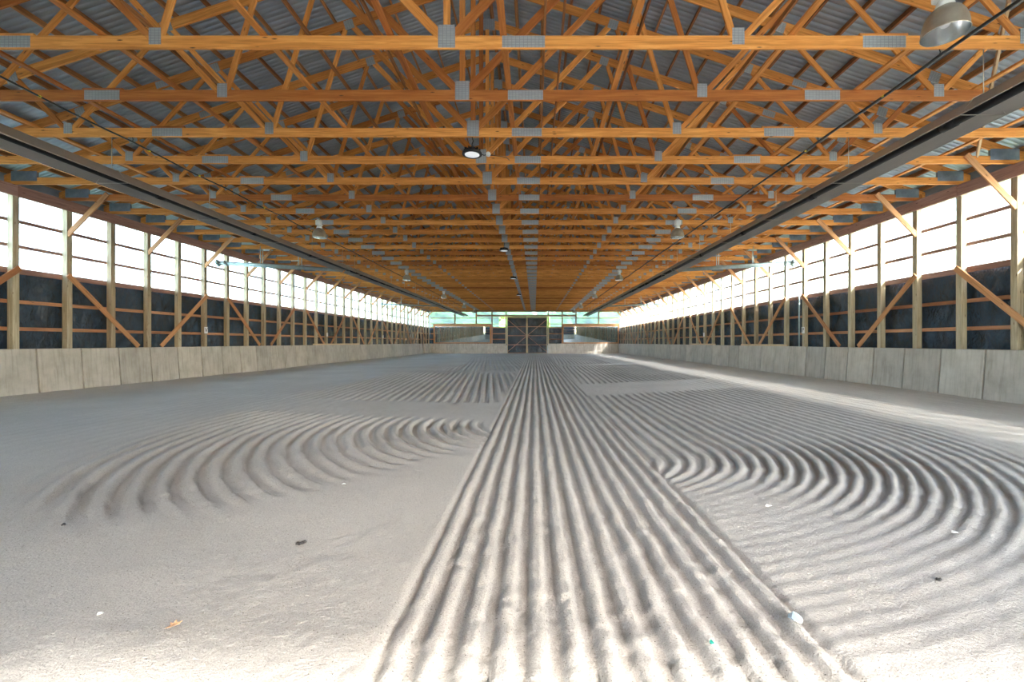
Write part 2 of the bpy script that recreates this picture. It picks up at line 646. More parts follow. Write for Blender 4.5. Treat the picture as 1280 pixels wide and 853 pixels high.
# yard outside
g = put('ground', mesh_of('ground', [(-120, -120, -0.12), (120, -120, -0.12), (120, 160, -0.12), (-120, 160, -0.12)], [(0, 1, 2, 3)]), M['grass'])
tag(g, 'green grass ground outside the arena', 'ground', kind='structure')
g = put('ground_yard', mesh_of('yard', [(-16, -26, -0.06), (16, -26, -0.06), (16, YN, -0.06), (-16, YN, -0.06)], [(0, 1, 2, 3)]), M['gravel'])
tag(g, 'pale gravel yard outside the open end', 'ground', kind='structure')

# ------------------------------------------------------------------ roof
roof = tag(empty('ceiling', (XC, 0, 0)), 'corrugated metal roof underside carried on timber purlins', 'ceiling', kind='structure')


def roof_z(off, add=0.0):
    return ZTOP - PITCH * abs(off) + add


SW = 0.9144
prof = []
for k in range(8):
    y0 = k * SW / 8
    hh = 0.019 if k % 2 == 0 else 0.008
    prof += [(y0, 0.0), (y0 + 0.055, 0.0), (y0 + 0.065, hh), (y0 + 0.085, hh), (y0 + 0.095, 0.0)]
prof.append((SW, 0.0))
for s in (-1, 1):
    V = np.array([[(s * o, y, roof_z(o, 0.24 + z)) for (y, z) in prof] for o in (0.0, 4.0, 8.0, 12.05)])
    me = grid_mesh('roof_sheet', V, smooth=False)
    for k in range(int((YF + 0.4 - YN + 0.6) / SW) + 1):
        put('roof_sheet', me, M['roof'], roof, Matrix.Translation((0, YN - 0.5 + k * SW, 0)))
    for k in range(20):
        o = 0.12 + k * 0.60
        board('purlin', (s * o, YN, roof_z(o, 0.168)), (s * o, YF, roof_z(o, 0.168)), 0.042, 0.13, M['purlin'], roof, (s * PITCH, 0, 1))
    # lengthwise bracing laid on the bottom chords and along the webs
    for o in (0.73, 2.37, 4.45, 6.2, 8.05, 9.8):
        board('lateral_brace', (s * o, YT0 - 6, ZCT + 0.02), (s * o, YF - .2, ZCT + 0.02), 0.089, 0.038, M['truss'], roof)
    for o, z in ((1.30, 1.20), (1.62, 1.50), (3.05, 1.75), (4.95, 1.05)):
        board('lateral_brace', (s * o, YT0 - 6, ZCT + z), (s * o, YF - .2, ZCT + z), 0.038, 0.089, M['purlin'], roof)
    # sheet closing the eaves above the wall
    V = np.array([[(s * 11.58, y, z) for y in (YN, YF)] for z in (4.93, roof_z(11.58, 0.235))])
    put('eave_sheet', grid_mesh('eave_sheet', V, False), M['eave'], roof)

# ------------------------------------------------------------------ trusses
NODE_B = [0.0, 3.755, 7.46]
NODE_T = [2.80, 5.65, 8.50]


def top(o):
    return ZTOP - PITCH * o


def build_truss(y, i):
    t = empty('roof_truss', (XC, y, 0))
    tag(t, f'{ordinal(i)} timber roof truss from the camera, spanning the arena under the metal roof', 'roof truss',
        'timber roof trusses in a row down the arena')
    th = 0.038
    board('bottom_chord', (-11.5, 0, ZCH + 0.085), (11.5, 0, ZCH + 0.085), th, 0.17, M['truss'], t)
    for s in (-1, 1):
        board('top_chord', (s * 11.75, 0, top(11.75)), (s * 0.02, 0, top(0.02)), th, 0.184, M['truss'], t)
    zb = ZCT - 0.03
    w = 0.089
    board('web', (0, 0, zb), (0, 0, top(0) - 0.06), th, w, M['truss'], t, (1, 0, 0))
    for s in (-1, 1):
        for a, b in ((0.06, 2.76), (3.70, 2.86), (3.82, 5.60), (7.40, 5.70), (7.52, 8.46)):
            ww = 0.12 if a == 0.06 else w
            board('web', (s * a, 0, zb), (s * b, 0, top(b) - 0.04), th, ww, M['truss'], t)
    pt = 0.046

    def plate(o, z, w_, h_, rot=0.0, mat='plate', nm='gusset_plate'):
        m = Matrix.Translation((o, 0, z)) @ Matrix.Rotation(rot, 4, 'Y')
        put(nm, board_mesh(w_, pt, h_, M[mat]), None, t, m)
    plate(0, ZCT - 0.012, 0.22, 0.30)
    for s in (-1, 1):
        plate(s * 3.755, ZCT - 0.01, 0.155, 0.22)
        plate(s * 7.46, ZCT - 0.01, 0.155, 0.20)
        for o in NODE_T:
            plate(s * o, top(o) - 0.03, 0.20, 0.20, s * math.atan(PITCH))
        plate(s * 5.635, ZCH + 0.088, 0.55, 0.155, 0, 'plate', 'splice_plate')
        box('splice_block', (s * 5.635 - 0.31, -0.019, ZCT - 0.004), (s * 5.635 + 0.31, 0.019, ZCT + 0.03), M['truss'], t)
        plate(s * 11.10, ZCT + 0.03, 0.62, 0.24, 0, 'heelplate', 'heel_plate')
        plate(s * 6.75, top(6.75), 0.30, 0.15, s * math.atan(PITCH), 'plate', 'splice_plate')
    plate(0.99, ZCH + 0.088, 0.55, 0.155, 0, 'plate', 'splice_plate')
    plate(0, top(0) - 0.05, 0.36, 0.26)
    return t


for i in range(NT):
    build_truss(YT0 + DY * i, i)

# a lone diagonal board tying roof and chord near the right wall
db = board('sway_brace', (6.80, 6.30, EYE + 4.92), (9.36, 9.30, EYE + 3.97), 0.038, 0.14, M['plank'])
tag(db, 'pale diagonal board between the roof and bottom chord near the right wall', 'brace')


# ------------------------------------------------------------------ side walls
def corr(width, z0, z1, pitch=0.0872, amp=0.010, seg=4):
    n = int(round(width / pitch)) * seg
    V = np.zeros((2, n + 1, 3))
    t = np.linspace(0, width, n + 1)
    V[:, :, 1] = t
    V[:, :, 0] = amp * np.sin(2 * np.pi * t / pitch)
    V[0, :, 2], V[1, :, 2] = z0, z1
    return V


def tarp_grid(length, z0, z1, seed, step=0.055):
    u = np.linspace(0, length, int(length / step) + 1)
    v = np.linspace(z0, z1, int((z1 - z0) / step) + 1)
    U, W = np.meshgrid(u, v)
    a = np.abs(fbm(U * 1.7 + seed, W * 1.2 + (U * 0.8), 3))
    b = np.abs(fbm(U * 3.9 - W * 2.5 + seed * 3, W * 2.2 + seed, 3))
    d = 0.15 * (0.30 - a) + 0.09 * (0.22 - b) + 0.03 * fbm(U * 9, W * 5 + seed, 2)
    return U, W, np.clip(d, -0.055, 0.055)


ZS = 3.17          # underside of the panels
ZP = 4.97
FIRST, LAST = -8, 38
for s, side in ((-1, 'left'), (1, 'right')):
    xp = XC + s * HALF
    wall = tag(empty(f'wall_{side}', (xp, 0, 0)),
               f'{side} timber post wall with translucent panels above black plastic sheeting', 'wall', kind='structure')

    def X(d):           # d: distance from the post centres towards the outside
        return s * d
    for k in range(FIRST, LAST + 1):
        y = YT0 + DY * k
        box('post', (X(-0.07) if s > 0 else X(0.07), y - 0.07, 1.19), (X(0.07) if s > 0 else X(-0.07), y + 0.07, 5.13), M['post'], wall)
    # girts, sill and header boards, four bays long
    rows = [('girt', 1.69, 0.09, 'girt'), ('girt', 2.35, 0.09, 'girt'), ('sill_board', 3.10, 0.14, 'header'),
            ('girt', 3.70, 0.085, 'header'), ('girt', 4.31, 0.085, 'header')]  # upper girts use the darker lumber to paint in their backlit look
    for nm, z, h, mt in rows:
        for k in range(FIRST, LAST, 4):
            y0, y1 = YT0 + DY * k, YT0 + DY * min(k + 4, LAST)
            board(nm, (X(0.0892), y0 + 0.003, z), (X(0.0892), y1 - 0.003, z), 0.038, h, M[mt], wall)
    for k in range(FIRST, LAST, 4):
        y0, y1 = YT0 + DY * k, YT0 + DY * min(k + 4, LAST)
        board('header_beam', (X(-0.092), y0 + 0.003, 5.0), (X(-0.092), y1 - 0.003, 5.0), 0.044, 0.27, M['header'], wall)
    # translucent corrugated sheets, one per bay
    me = grid_mesh('translucent_panel', corr(DY, ZS - 0.05, ZP))
    for k in range(FIRST - 1, LAST + 1):
        put('translucent_panel', me, M['panel'], wall, Matrix.Translation((X(0.128), YT0 + DY * k, 0)))
    # black plastic film behind the girts, and the siding outside it
    U, W, D = tarp_grid(YF - YN, 1.0, 3.12, 11.3 + 5 * s)
    put('plastic_sheeting', grid_mesh('plastic_sheeting', np.stack([X(0.17) - s * D * 0.9, YN + U, W], -1)), M['tarp'], wall)
    V = np.array([[(X(0.235), y, z) for y in (YN, YF)] for z in (-0.1, 3.13)])
    put('outer_siding', grid_mesh('outer_siding', V, False), M['siding'], wall)
    # long diagonal braces in inverted V pairs, every fifth bay
    for k in range(-1, 36, 5):
        for kk, d in ((k, -1), (k + 1, 1)):
            y = YT0 + DY * kk
            ye = y + d * 2.02
            if ye < YF - 0.5:
                board('diagonal_brace', (X(-0.091), y - d * 0.06, 3.16), (X(-0.091), ye, 1.235), 0.038, 0.135, M['brace'], wall)
    # knee braces up to the trusses
    for k in range(1, LAST + 1, 2):
        y = YT0 + DY * k - 0.041
        board('knee_brace', (X(-0.05), y, 4.22), (X(-1.12), y, 5.33), 0.038, 0.135, M['brace'], wall)

    # concrete kick wall, sloped face, one cast panel after another
    kick = tag(empty(f'wall_{side}_base', (xp, 0, 0)), f'sloped concrete kick wall along the {side} side of the arena', 'kick wall', kind='structure')
    PW, gap = 1.075, 0.045

    def kick_mesh(w_):
        key = ('kick', s, round(w_, 3))
        if key not in CACHE:
            sec = [(-0.265, -0.05), (-0.170, 1.19), (-0.158, 1.20), (0.13, 1.20), (0.13, -0.05)]
            v = [(s * x_, yy, z_) for yy in (0, w_) for x_, z_ in sec]
            f = [(4, 3, 2, 1, 0), (5, 6, 7, 8, 9)] + [(a, (a + 1) % 5, (a + 1) % 5 + 5, a + 5) for a in range(5)]
            # sunken joint strip behind the face
            CACHE[key] = mesh_of('concrete_panel', v, f)
        return CACHE[key]
    y = YN
    n = 0
    while y < YF - 0.3:
        w_ = min(PW - gap, YF - y - 0.02)
        skip = (s < 0 and 48.1 < y < 49.0)
        if not skip:
            put('concrete_panel', kick_mesh(w_), M['concrete'], kick, Matrix.Translation((0, y, 0)))
            if n:
                sec = [(-0.205, -0.05), (-0.110, 1.17), (0.12, 1.17), (0.12, -0.05)]
                key = ('joint', s)
                if key not in CACHE:
                    v = [(s * x_, yy, z_) for yy in (-gap, 0) for x_, z_ in sec]
                    CACHE[key] = mesh_of('joint_strip', v, [(3, 2, 1, 0), (4, 5, 6, 7)] + [(a, (a + 1) % 4, (a + 1) % 4 + 4, a + 4) for a in range(4)])
                put('joint_strip', CACHE[key], M['concrete'], kick, Matrix.Translation((0, y, 0)))
        y += PW
        n += 1

# narrow dark door in the gap of the left kick wall
d2 = tag(empty('door_2', (XC - HALF, 48.9, 0)), 'narrow dark wooden door in the gap of the left kick wall', 'door', kind='structure')
box('door_leaf', (-0.02, -0.75, 0.0), (0.03, 0.42, 2.33), M['darkdoor'], d2)
box('door_lintel', (0.03, -0.8, 2.30), (0.07, 0.47, 2.42), M['plank'], d2)

# planks lying on the kick walls
for x, y0, y1, lab in ((XC + HALF - 0.136, 17.6, 21.5, 'pale plank lying on the right kick wall, the nearer one'),
                       (XC + HALF - 0.136, 24.6, 28.4, 'pale plank lying on the right kick wall, the farther one'),
                       (XC - HALF + 0.136, 24.6, 31.0, 'pale plank lying on the left kick wall')):
    tag(box('plank', (x - 0.02, y0, 1.20), (x + 0.02, y1, 1.28), M['plank']), lab, 'plank')

# ------------------------------------------------------------------ far end wall
we = tag(empty('wall_far', (0, YF, 0)), 'far end wall with translucent strip above mirrors and a sliding door', 'wall', kind='structure')
DX0, DX1, DZ = -3.28, 1.55, 4.42
for x in (-9.5, -6.95, -5.07, -3.38, 1.66, 3.33, 4.97, 7.68):
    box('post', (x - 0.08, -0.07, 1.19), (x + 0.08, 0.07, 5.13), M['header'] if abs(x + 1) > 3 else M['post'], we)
XL, XR = XC - HALF, XC + HALF
for x0, x1 in ((XL, DX0 - 0.02), (DX1 + 0.02, XR)):
    for z, h in ((1.72, .09), (2.38, .09), (3.12, .12), (3.55, .06), (4.25, .08), (5.06, 0.14)):
        board('girt', (x0, 0.09, z), (x1, 0.09, z), 0.038, h, M['girt'], we)
board('girt', (DX0, 0.09, 5.06), (DX1, 0.09, 5.06), 0.038, 0.14, M['girt'], we)
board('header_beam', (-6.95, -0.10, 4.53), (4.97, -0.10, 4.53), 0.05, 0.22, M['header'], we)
x = XL - 0.25
pw = DY
while x < XR + 0.2:
    w_ = min(pw, XR + 0.25 - x)
    inside = x + w_ > DX0 + 0.1 and x < DX1 - 0.1
    V = corr(w_, 4.45 if inside else 3.05, 5.15)
    V = V[:, :, [1, 0, 2]]
    put('translucent_panel', grid_mesh('translucent_panel', V), M['panel_end'], we, Matrix.Translation((x, 0.125, 0)))
    x += pw
for x0, x1 in ((XL - 0.3, DX0), (DX1, XR + 0.3)):
    U, W, D = tarp_grid(x1 - x0, 1.0, 3.06, 3.3 + x0)
    put('plastic_sheeting', grid_mesh('plastic_sheeting', np.stack([x0 + U, 0.16 - D * 0.9, W], -1)), M['tarp'], we)
    put('outer_siding', mesh_of('outer_siding', [(x0, 0.24, -0.1), (x1, 0.24, -0.1), (x1, 0.24, 3.07), (x0, 0.24, 3.07)], [(0, 1, 2, 3)]), M['siding'], we)
me = mesh_of('gable', [(XC - 11.9, 0.16, 5.10), (XC + 11.9, 0.16, 5.10), (XC + 11.9, 0.16, 5.3), (XC, 0.16, ZTOP + 0.2), (XC - 11.9, 0.16, 5.3)], [(0, 1, 2, 3, 4)])
put('gable', me, M['gable'], we)

kf = tag(empty('wall_far_base', (0, YF, 0)), 'concrete kick wall along the far end on both sides of the door', 'kick wall', kind='structure')


def endkick(parent, xa, xb, sgn):
    n = max(1, int(round((xb - xa) / 1.085)))
    w_ = (xb - xa) / n
    sec = [(-0.225, -0.05), (-0.125, 1.19), (-0.113, 1.20), (0.085, 1.20), (0.085, -0.05)]
    v = [(xx, sgn * y_, z_) for xx in (0.04, w_ - 0.04) for y_, z_ in sec]
    f = [(0, 1, 2, 3, 4), (9, 8, 7, 6, 5)] + [(a + 5, (a + 1) % 5 + 5, (a + 1) % 5, a) for a in range(5)]
    me = mesh_of('concrete_panel', v, f)
    sec = [(-0.165, -0.05), (-0.065, 1.17), (0.08, 1.17), (0.08, -0.05)]
    v = [(xx, sgn * y_, z_) for xx in (-0.04, 0.04) for y_, z_ in sec]
    mj = mesh_of('joint_strip', v, [(0, 1, 2, 3), (7, 6, 5, 4)] + [(a + 4, (a + 1) % 4 + 4, (a + 1) % 4, a) for a in range(4)])
    for k in range(n):
        put('concrete_panel', me, M['concrete'], parent, Matrix.Translation((xa + k * w_, 0, 0)))
        if k:
            put('joint_strip', mj, M['concrete'], parent, Matrix.Translation((xa + k * w_, 0, 0)))


endkick(kf, XL + 0.1, DX0 - 0.02, 1)
endkick(kf, DX1 + 0.02, XR - 0.1, 1)

# sliding double door
d1 = tag(empty('door_1', (0, YF - 0.02, 0)), 'tall dark double sliding door lined with black plastic at the far end', 'door', kind='structure')
DM = (DX0 + DX1) / 2 - 0.02
for a, b in ((DX0, DM), (DM, DX1)):
    lf = empty('door_leaf')
    lf.parent = d1
    U, W, D = tarp_grid(b - a - 0.04, 0.04, DZ, 9.1 + a, 0.06)
    put('door_lining', grid_mesh('door_lining', np.stack([a + 0.02 + U, 0.10 - D * 0.8, W], -1)), M['tarp'], lf)
    put('door_backing', mesh_of('door_backing', [(a, 0.15, 0.0), (b, 0.15, 0.0), (b, 0.15, DZ), (a, 0.15, DZ)], [(0, 1, 2, 3)]), M['siding'], lf)
    for z in (0.08, 1.05, 2.15, 3.22, 4.30):
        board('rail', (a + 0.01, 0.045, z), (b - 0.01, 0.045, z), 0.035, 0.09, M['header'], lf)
    for x in (a + 0.055, b - 0.055):
        box('stile', (x - 0.045, 0.012, 0.03), (x + 0.045, 0.05, DZ), M['post'], lf)
    out = a if abs(a - DM) > 0.1 else b
    inn = b if out == a else a
    dd = 0.1 if inn > out else -0.1
    board('cross_brace', (out + dd, 0.0, 4.05), (inn - dd, 0.0, 2.22), 0.03, 0.06, M['header'], lf)
    board('cross_brace', (out + dd, 0.0, 0.25), (inn - dd, 0.0, 2.05), 0.03, 0.06, M['header'], lf)

# mirrors
for x0, x1, lab in ((-11.95, -5.22, 'long wood-framed mirror on the far wall, left of the dark door'),
                    (3.38, 10.02, 'long wood-framed mirror on the far wall, right of the dark door')):
    mt = tag(empty('wall_mirror', ((x0 + x1) / 2, YF - 0.12, 1.22)), lab, 'mirror')
    hw = (x1 - x0) / 2
    z0, z1 = 0.0, 2.28
    board('frame_rail', (-hw, 0, z1 - 0.14), (hw, 0, z1 - 0.14), 0.07, 0.30, M['brace'], mt)
    board('frame_rail', (-hw, 0, z0 + 0.06), (hw, 0, z0 + 0.06), 0.07, 0.12, M['brace'], mt)
    for q in (-1, 1):
        box('frame_stile', (q * hw - 0.09, -0.04, z0), (q * hw + 0.09, 0.03, z1), M['brace'], mt)
    np_ = 3
    pw_ = (2 * hw - 0.18) / np_
    for k in range(np_):
        xa = -hw + 0.09 + k * pw_
        pane = mesh_of('mirror_pane', [(xa + .006, 0.0, z0 + 0.12), (xa + pw_ - .006, 0.0, z0 + 0.12), (xa + pw_ - .006, -0.034, z1 - 0.28), (xa + .006, -0.034, z1 - 0.28)], [(0, 1, 2, 3)])
        put('mirror_pane', pane, M['mirror'], mt)
    put('mirror_backing', mesh_of('mirror_backing', [(-hw, 0.012, z0), (hw, 0.012, z0), (hw, 0.012, z1), (-hw, 0.012, z1)], [(0, 1, 2, 3)]), M['black'], mt)

# ------------------------------------------------------------------ near end wall behind the camera, with its open doorway
wn_ = tag(empty('wall_near', (0, YN, 0)), 'near end wall around the open doorway behind the viewer', 'wall', kind='structure')
OX0, OX1, OZ = 1.2, 5.9, 4.27
for x0, x1 in ((XL, OX0), (OX1, XR)):
    box('post', (x1 - 0.16 if x1 == OX0 else x0, -0.08, 0.0), (x1 if x1 == OX0 else x0 + 0.16, 0.08, 5.13), M['post'], wn_)
    for z in (1.72, 2.38, 3.12, 3.7, 4.3):
        board('girt', (x0, -0.09, z), (x1, -0.09, z), 0.038, 0.09, M['girt'], wn_)
    U, W, D = tarp_grid(x1 - x0, 1.0, 3.1, 7.7 + x0, 0.1)
    put('plastic_sheeting', grid_mesh('plastic_sheeting', np.stack([x0 + U, -0.16 + D * 0.9, W], -1)), M['tarp'], wn_)
    put('outer_siding', mesh_of('outer_siding', [(x0, -0.24, -0.1), (x1, -0.24, -0.1), (x1, -0.24, 5.15), (x0, -0.24, 5.15)], [(0, 1, 2, 3)]), M['siding'], wn_)
    kn = endkick(wn_, x0 + 0.1, x1, -1)
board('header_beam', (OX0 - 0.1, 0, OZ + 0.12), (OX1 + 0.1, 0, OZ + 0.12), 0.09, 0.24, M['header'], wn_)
put('outer_siding', mesh_of('outer_siding', [(OX0, -0.24, OZ + .1), (OX1, -0.24, OZ + .1), (OX1, -0.24, 5.15), (OX0, -0.24, 5.15)], [(0, 1, 2, 3)]), M['siding'], wn_)
me = mesh_of('gable', [(XC - 11.9, -0.16, 5.10), (XC + 11.9, -0.16, 5.10), (XC + 11.9, -0.16, 5.3), (XC, -0.16, ZTOP + 0.2), (XC - 11.9, -0.16, 5.3)], [(0, 1, 2, 3, 4)])
put('gable', me, M['gable'], wn_)

# ------------------------------------------------------------------ radiant tube heaters
ZH = EYE + 2.95


def heater(x, y0, y1, lab):
    h = tag(empty('tube_heater', (x, y0, ZH)), lab, 'heater', 'radiant tube heaters hung below the trusses')
    L = y1 - y0
    sec = [(-0.30, -0.015), (-0.30, 0.0), (-0.12, 0.20), (0.12, 0.20), (0.30, 0.0), (0.30, -0.015)]
    inn = [(a * 0.985, b - 0.006 if 0 < i < 5 else b) for i, (a, b) in enumerate(sec)]
    n = max(2, int(L / 3.0))
    for k in range(n):            # hood sections
        a, b = k * L / n, (k + 1) * L / n + (0.03 if k < n - 1 else 0)
        v, f = [], []
        for yy in (a, b):
            v += [(p, yy, q + 0.002 * (k % 2)) for p, q in sec] + [(p, yy, q + 0.002 * (k % 2)) for p, q in inn]
        m = len(sec)
        for i in range(m - 1):
            f.append((i, i + 1, i + 1 + 2 * m, i + 2 * m))
            f.append((i + m + 1, i + m, i + 3 * m, i + 1 + 3 * m))
        for i in (0, m - 1):
            f.append((i, i + m, i + 3 * m, i + 2 * m))
        for e in (0, 2 * m):
            for i in range(m - 1):
                f.append((e + i, e + i + m, e + i + 1 + m, e + i + 1))
        put('reflector_hood', mesh_of('reflector_hood', v, f), M['heater'], h)
    tube('burner_tube', [(0, 0.05, 0.085), (0, L - 0.05, 0.085)], 0.052, M['tube'], h, 14)
    # couplings, wire hangers and chains
    y = 1.2
    while y < L:
        tube('coupling', [(0, y - 0.1, 0.085), (0, y + 0.1, 0.085)], 0.062, M['tube'], h, 14)
        y += 3.05
    k0 = math.ceil((y0 - YT0) / DY)
    for k in range(k0, int((y1 - YT0) / DY) + 1, 2):
        yy = YT0 + k * DY - y0
        if yy < 0.05 or yy > L:
            continue
        tube('wire_hanger', [(-0.30, yy, -0.012), (-0.13, yy, 0.205), (0, yy, 0.27), (0.13, yy, 0.205), (0.30, yy, -0.012), (-0.30, yy, -0.012)], 0.005, M['wire'], h, 5)
        hc = tube('hanging_chain', [(0, yy, 0.27), (0, yy, ZCH - ZH)], 0.006, M['wire'], h, 5)
        tube('chain_tail', [(0.0, yy, 0.27), (0.03, yy + 0.02, 0.20), (0.09, yy + 0.03, 0.235), (0.12, yy + 0.03, 0.19)], 0.006, M['wire'], hc, 5)
    return h


JY = (18.6, 37.0)
for x, side in ((-7.80, 'left'), (5.80, 'right')):
    for a, b, w_ in ((YN + 1.0, JY[0] - 0.05, 'nearest'), (JY[0] + 0.05, JY[1] - 0.05, 'middle'), (JY[1] + 0.05, 50.6, 'farthest')):
        heater(x, a, b, f'{w_} section of the long tube heater hood hanging on the {side} side')

# flue and intake pipes from the heater joints to the walls
for s, side, xh, xw in ((-1, 'left', -7.8, XL + 0.02), (1, 'right', 5.8, XR - 0.02)):
    for jy, far_ in zip(JY, ('nearer', 'farther')):
        for q, (dy, dz, nm) in enumerate(((0.0, 0.08, 'longer'), (-0.42, 0.06, 'shorter'))):
            xe = xw - s * (0.05 + 0.25 * q)
            x0_ = xh + s * 0.36
            p = tag(empty('flue_pipe', (x0_, jy, ZH)), f'{nm} galvanised flue pipe from heater to {side} wall, {far_} pair', 'pipe', 'flue pipes between heaters and walls')
            run = xe - x0_
            pp = tube('pipe', [(0, dy, dz), (run * 0.5, dy - 0.6 - .1 * q, dz + 0.03), (run, dy - 1.25, dz + 0.07)], 0.052, M['galv'], p, 12)
            tube('end_flange', [(run - s * 0.02, dy - 1.245, dz + 0.07), (run + s * 0.05, dy - 1.26, dz + 0.07)], 0.12 - .02 * q, M['galv'], pp, 14)
            tube('pipe_collar', [(run * 0.93, dy - 1.17, dz + 0.066), (run * 0.96, dy - 1.205, dz + 0.068)], 0.068, M['galv'], pp, 12)
            for fr in (0.34, 0.66):
                tube('pipe_hanger', [(run * fr, dy - 1.22 * fr, dz + 0.03), (run * fr, dy - 1.22 * fr, ZCH - ZH)], 0.013, M['galv'], p, 6)

# ------------------------------------------------------------------ cables under the chords
for x, side in ((-7.42, 'left'), (5.23, 'right')):
    c = tag(empty('hanging_cable', (x, 0, ZCH - 0.085)), f'thin black cable slung under the trusses beside the {side} heater', 'cable')
    path = []
    k = -6
    while YT0 + DY * k / 2 < 46:
        yy = YT0 + DY * k / 2
        sag = 0.0 if k % 4 == 0 else (-0.012 if k % 2 else -0.018)
        path.append((0.01 * math.sin(k * 1.7), yy, sag))
        k += 1
    tube('cable_run', path, 0.014 if x < 0 else 0.021, M['cable'], c, 6)
    for k in range(-2, 33, 2):
        yy = YT0 + DY * k
        tube('cable_hook', [(0.0, yy, 0.0), (0.012, yy, 0.05), (0, yy, 0.083)], 0.006, M['black'], c, 5)
    for k, dy in ((0.5, 0.3), (2, 0.35), (3, 0.4), (5, .3), (7, .4)):
        yy = YT0 + DY * k + dy
        me = CACHE.setdefault('tagmesh', lathe_mesh('cable_tag', [(0.0, -0.022), (0.018, -0.022), (0.018, 0.022), (0.0, 0.022)], 8, False))
        put('cable_tag', me, M['yellow'], c, Matrix.Translation((0, yy, -0.012)) @ Matrix.Rotation(math.pi / 2, 4, 'X'))


# ------------------------------------------------------------------ lamps
def high_bay(x, y, z, lab):
    """z: height of the reflector's open rim"""
    t = tag(empty('high_bay_lamp', (x, y, z)), lab, 'lamp', 'high bay lamps in two rows')
    if 'hb' not in CACHE:
        R = 0.215
        outp = [(R, 0.0), (R * 1.02, 0.006), (R * 0.985, 0.02), (R * 0.975, 0.07), (R * 0.93, 0.13), (R * 0.84, 0.19), (R * 0.69, 0.245), (R * 0.48, 0.285), (0.06, 0.31)]
        inp = [(R * 0.985, 0.003), (R * 0.955, 0.07), (R * 0.91, 0.127), (R * 0.82, 0.185), (R * 0.67, 0.238), (R * 0.46, 0.277), (0.0, 0.30)]
        CACHE['hb'] = (
            lathe_mesh('reflector', outp), lathe_mesh('reflector_lining', inp[::-1]),
            lathe_mesh('bulb', [(0.0, 0.075), (0.035, 0.085), (0.055, 0.12), (0.05, 0.165), (0.028, 0.21), (0.022, 0.28)], 16),
            lathe_mesh('socket_cup', [(0.085, 0.295), (0.09, 0.31), (0.075, 0.36), (0.055, 0.40)], 20, True, True),
            lathe_mesh('hook', [(0.012, 0.60), (0.02, 0.615), (0.012, 0.64)], 10, True, True))
    ref, lin, bulb, cup, hook = CACHE['hb']
    rf = put('reflector', ref, M['spun'], t)
    put('reflector_lining', lin, M['spun_in'], rf)
    put('bulb', bulb, M['white'], rf)
    put('socket_cup', cup, M['white'], t)
    # cast ballast housing with its hinge ears
    if 'ballast' not in CACHE:
        ring = []
        for zz, q in ((0.39, 0.085), (0.41, 0.105), (0.545, 0.105), (0.575, 0.07), (0.60, 0.045)):
            for k in range(12):
                a = 2 * math.pi * k / 12
                ca, sa = math.cos(a), math.sin(a)
                sq = q / max(abs(ca), abs(sa)) * 0.88 + q * 0.12
                ring.append((ca * sq, sa * sq, zz))
        f = [tuple(range(11, -1, -1)), tuple(range(48, 60))]
        for i in range(4):
            for k in range(12):
                j = (k + 1) % 12
                f.append((i * 12 + k, i * 12 + j, (i + 1) * 12 + j, (i + 1) * 12 + k))
        CACHE['ballast'] = mesh_of('ballast_housing', ring, f)
    bh = put('ballast_housing', CACHE['ballast'], M['white'], t)
    for q in (-1, 1):
        put('clamp_lug', board_mesh(0.05, 0.03, 0.06, M['white']), None, bh, Matrix.Translation((q * 0.125, 0, 0.45)))
    put('data_label', board_mesh(0.09, 0.004, 0.03, M['galv']), None, rf, Matrix.Translation((0, -0.192, 0.10)) @ Matrix.Rotation(-0.22, 4, 'X'))
    put('hook', hook, M['wire'], t)
    tube('hanging_chain', [(0, 0, 0.63), (0, 0, max(0.66, ZCH - z + 0.02))], 0.008, M['wire'], t, 5)
    return t


ZL = EYE + 3.38
lampY = [14.22, 23.98, 33.74, 43.5, 50.82]
high_bay(4.60, 4.93, ZL + 0.07, 'large bell-shaped high bay lamp at the top right, nearest the camera')
for x, side in ((-6.95, 'left'), (4.62, 'right')):
    for i, y in enumerate(lampY):
        word = ('first', 'second', 'third', 'fourth', 'farthest')[i]
        extra = ' beyond the big corner lamp' if side == 'right' else ' from the camera'
        high_bay(x, y, ZL, f'{word} white high bay lamp of the {side} row{extra}')


def ufo(y, lab):
    t = tag(empty('disc_lamp', (XC - 0.02, y, EYE + 3.47)), lab, 'lamp', 'black disc lamps along the centre line')
    if 'ufo' not in CACHE:
        CACHE['ufo'] = (lathe_mesh('housing', [(0.135, -0.008), (0.175, -0.012), (0.185, 0.0), (0.18, 0.03), (0.14, 0.045), (0.09, 0.06), (0.08, 0.11), (0.03, 0.12)], 28, True, True),
                        lathe_mesh('lens', [(0.0, -0.022), (0.08, -0.020), (0.135, -0.010), (0.138, 0.0)], 24))
    hs = put('housing', CACHE['ufo'][0], M['black'], t)
    put('lens', CACHE['ufo'][1], M['lens'], t)
    for k in range(10):
        a = k * math.pi / 5
        put('cooling_fin', board_mesh(0.09, 0.008, 0.06, M['black']), None, hs, Matrix.Rotation(a, 4, 'Z') @ Matrix.Translation((0.11, 0, 0.07)))
    tube('hanging_hook', [(0, 0, 0.11), (0, 0, 0.19), (0.02, 0, 0.24), (0, 0, 0.32)], 0.009, M['black'], t, 6)
    return t


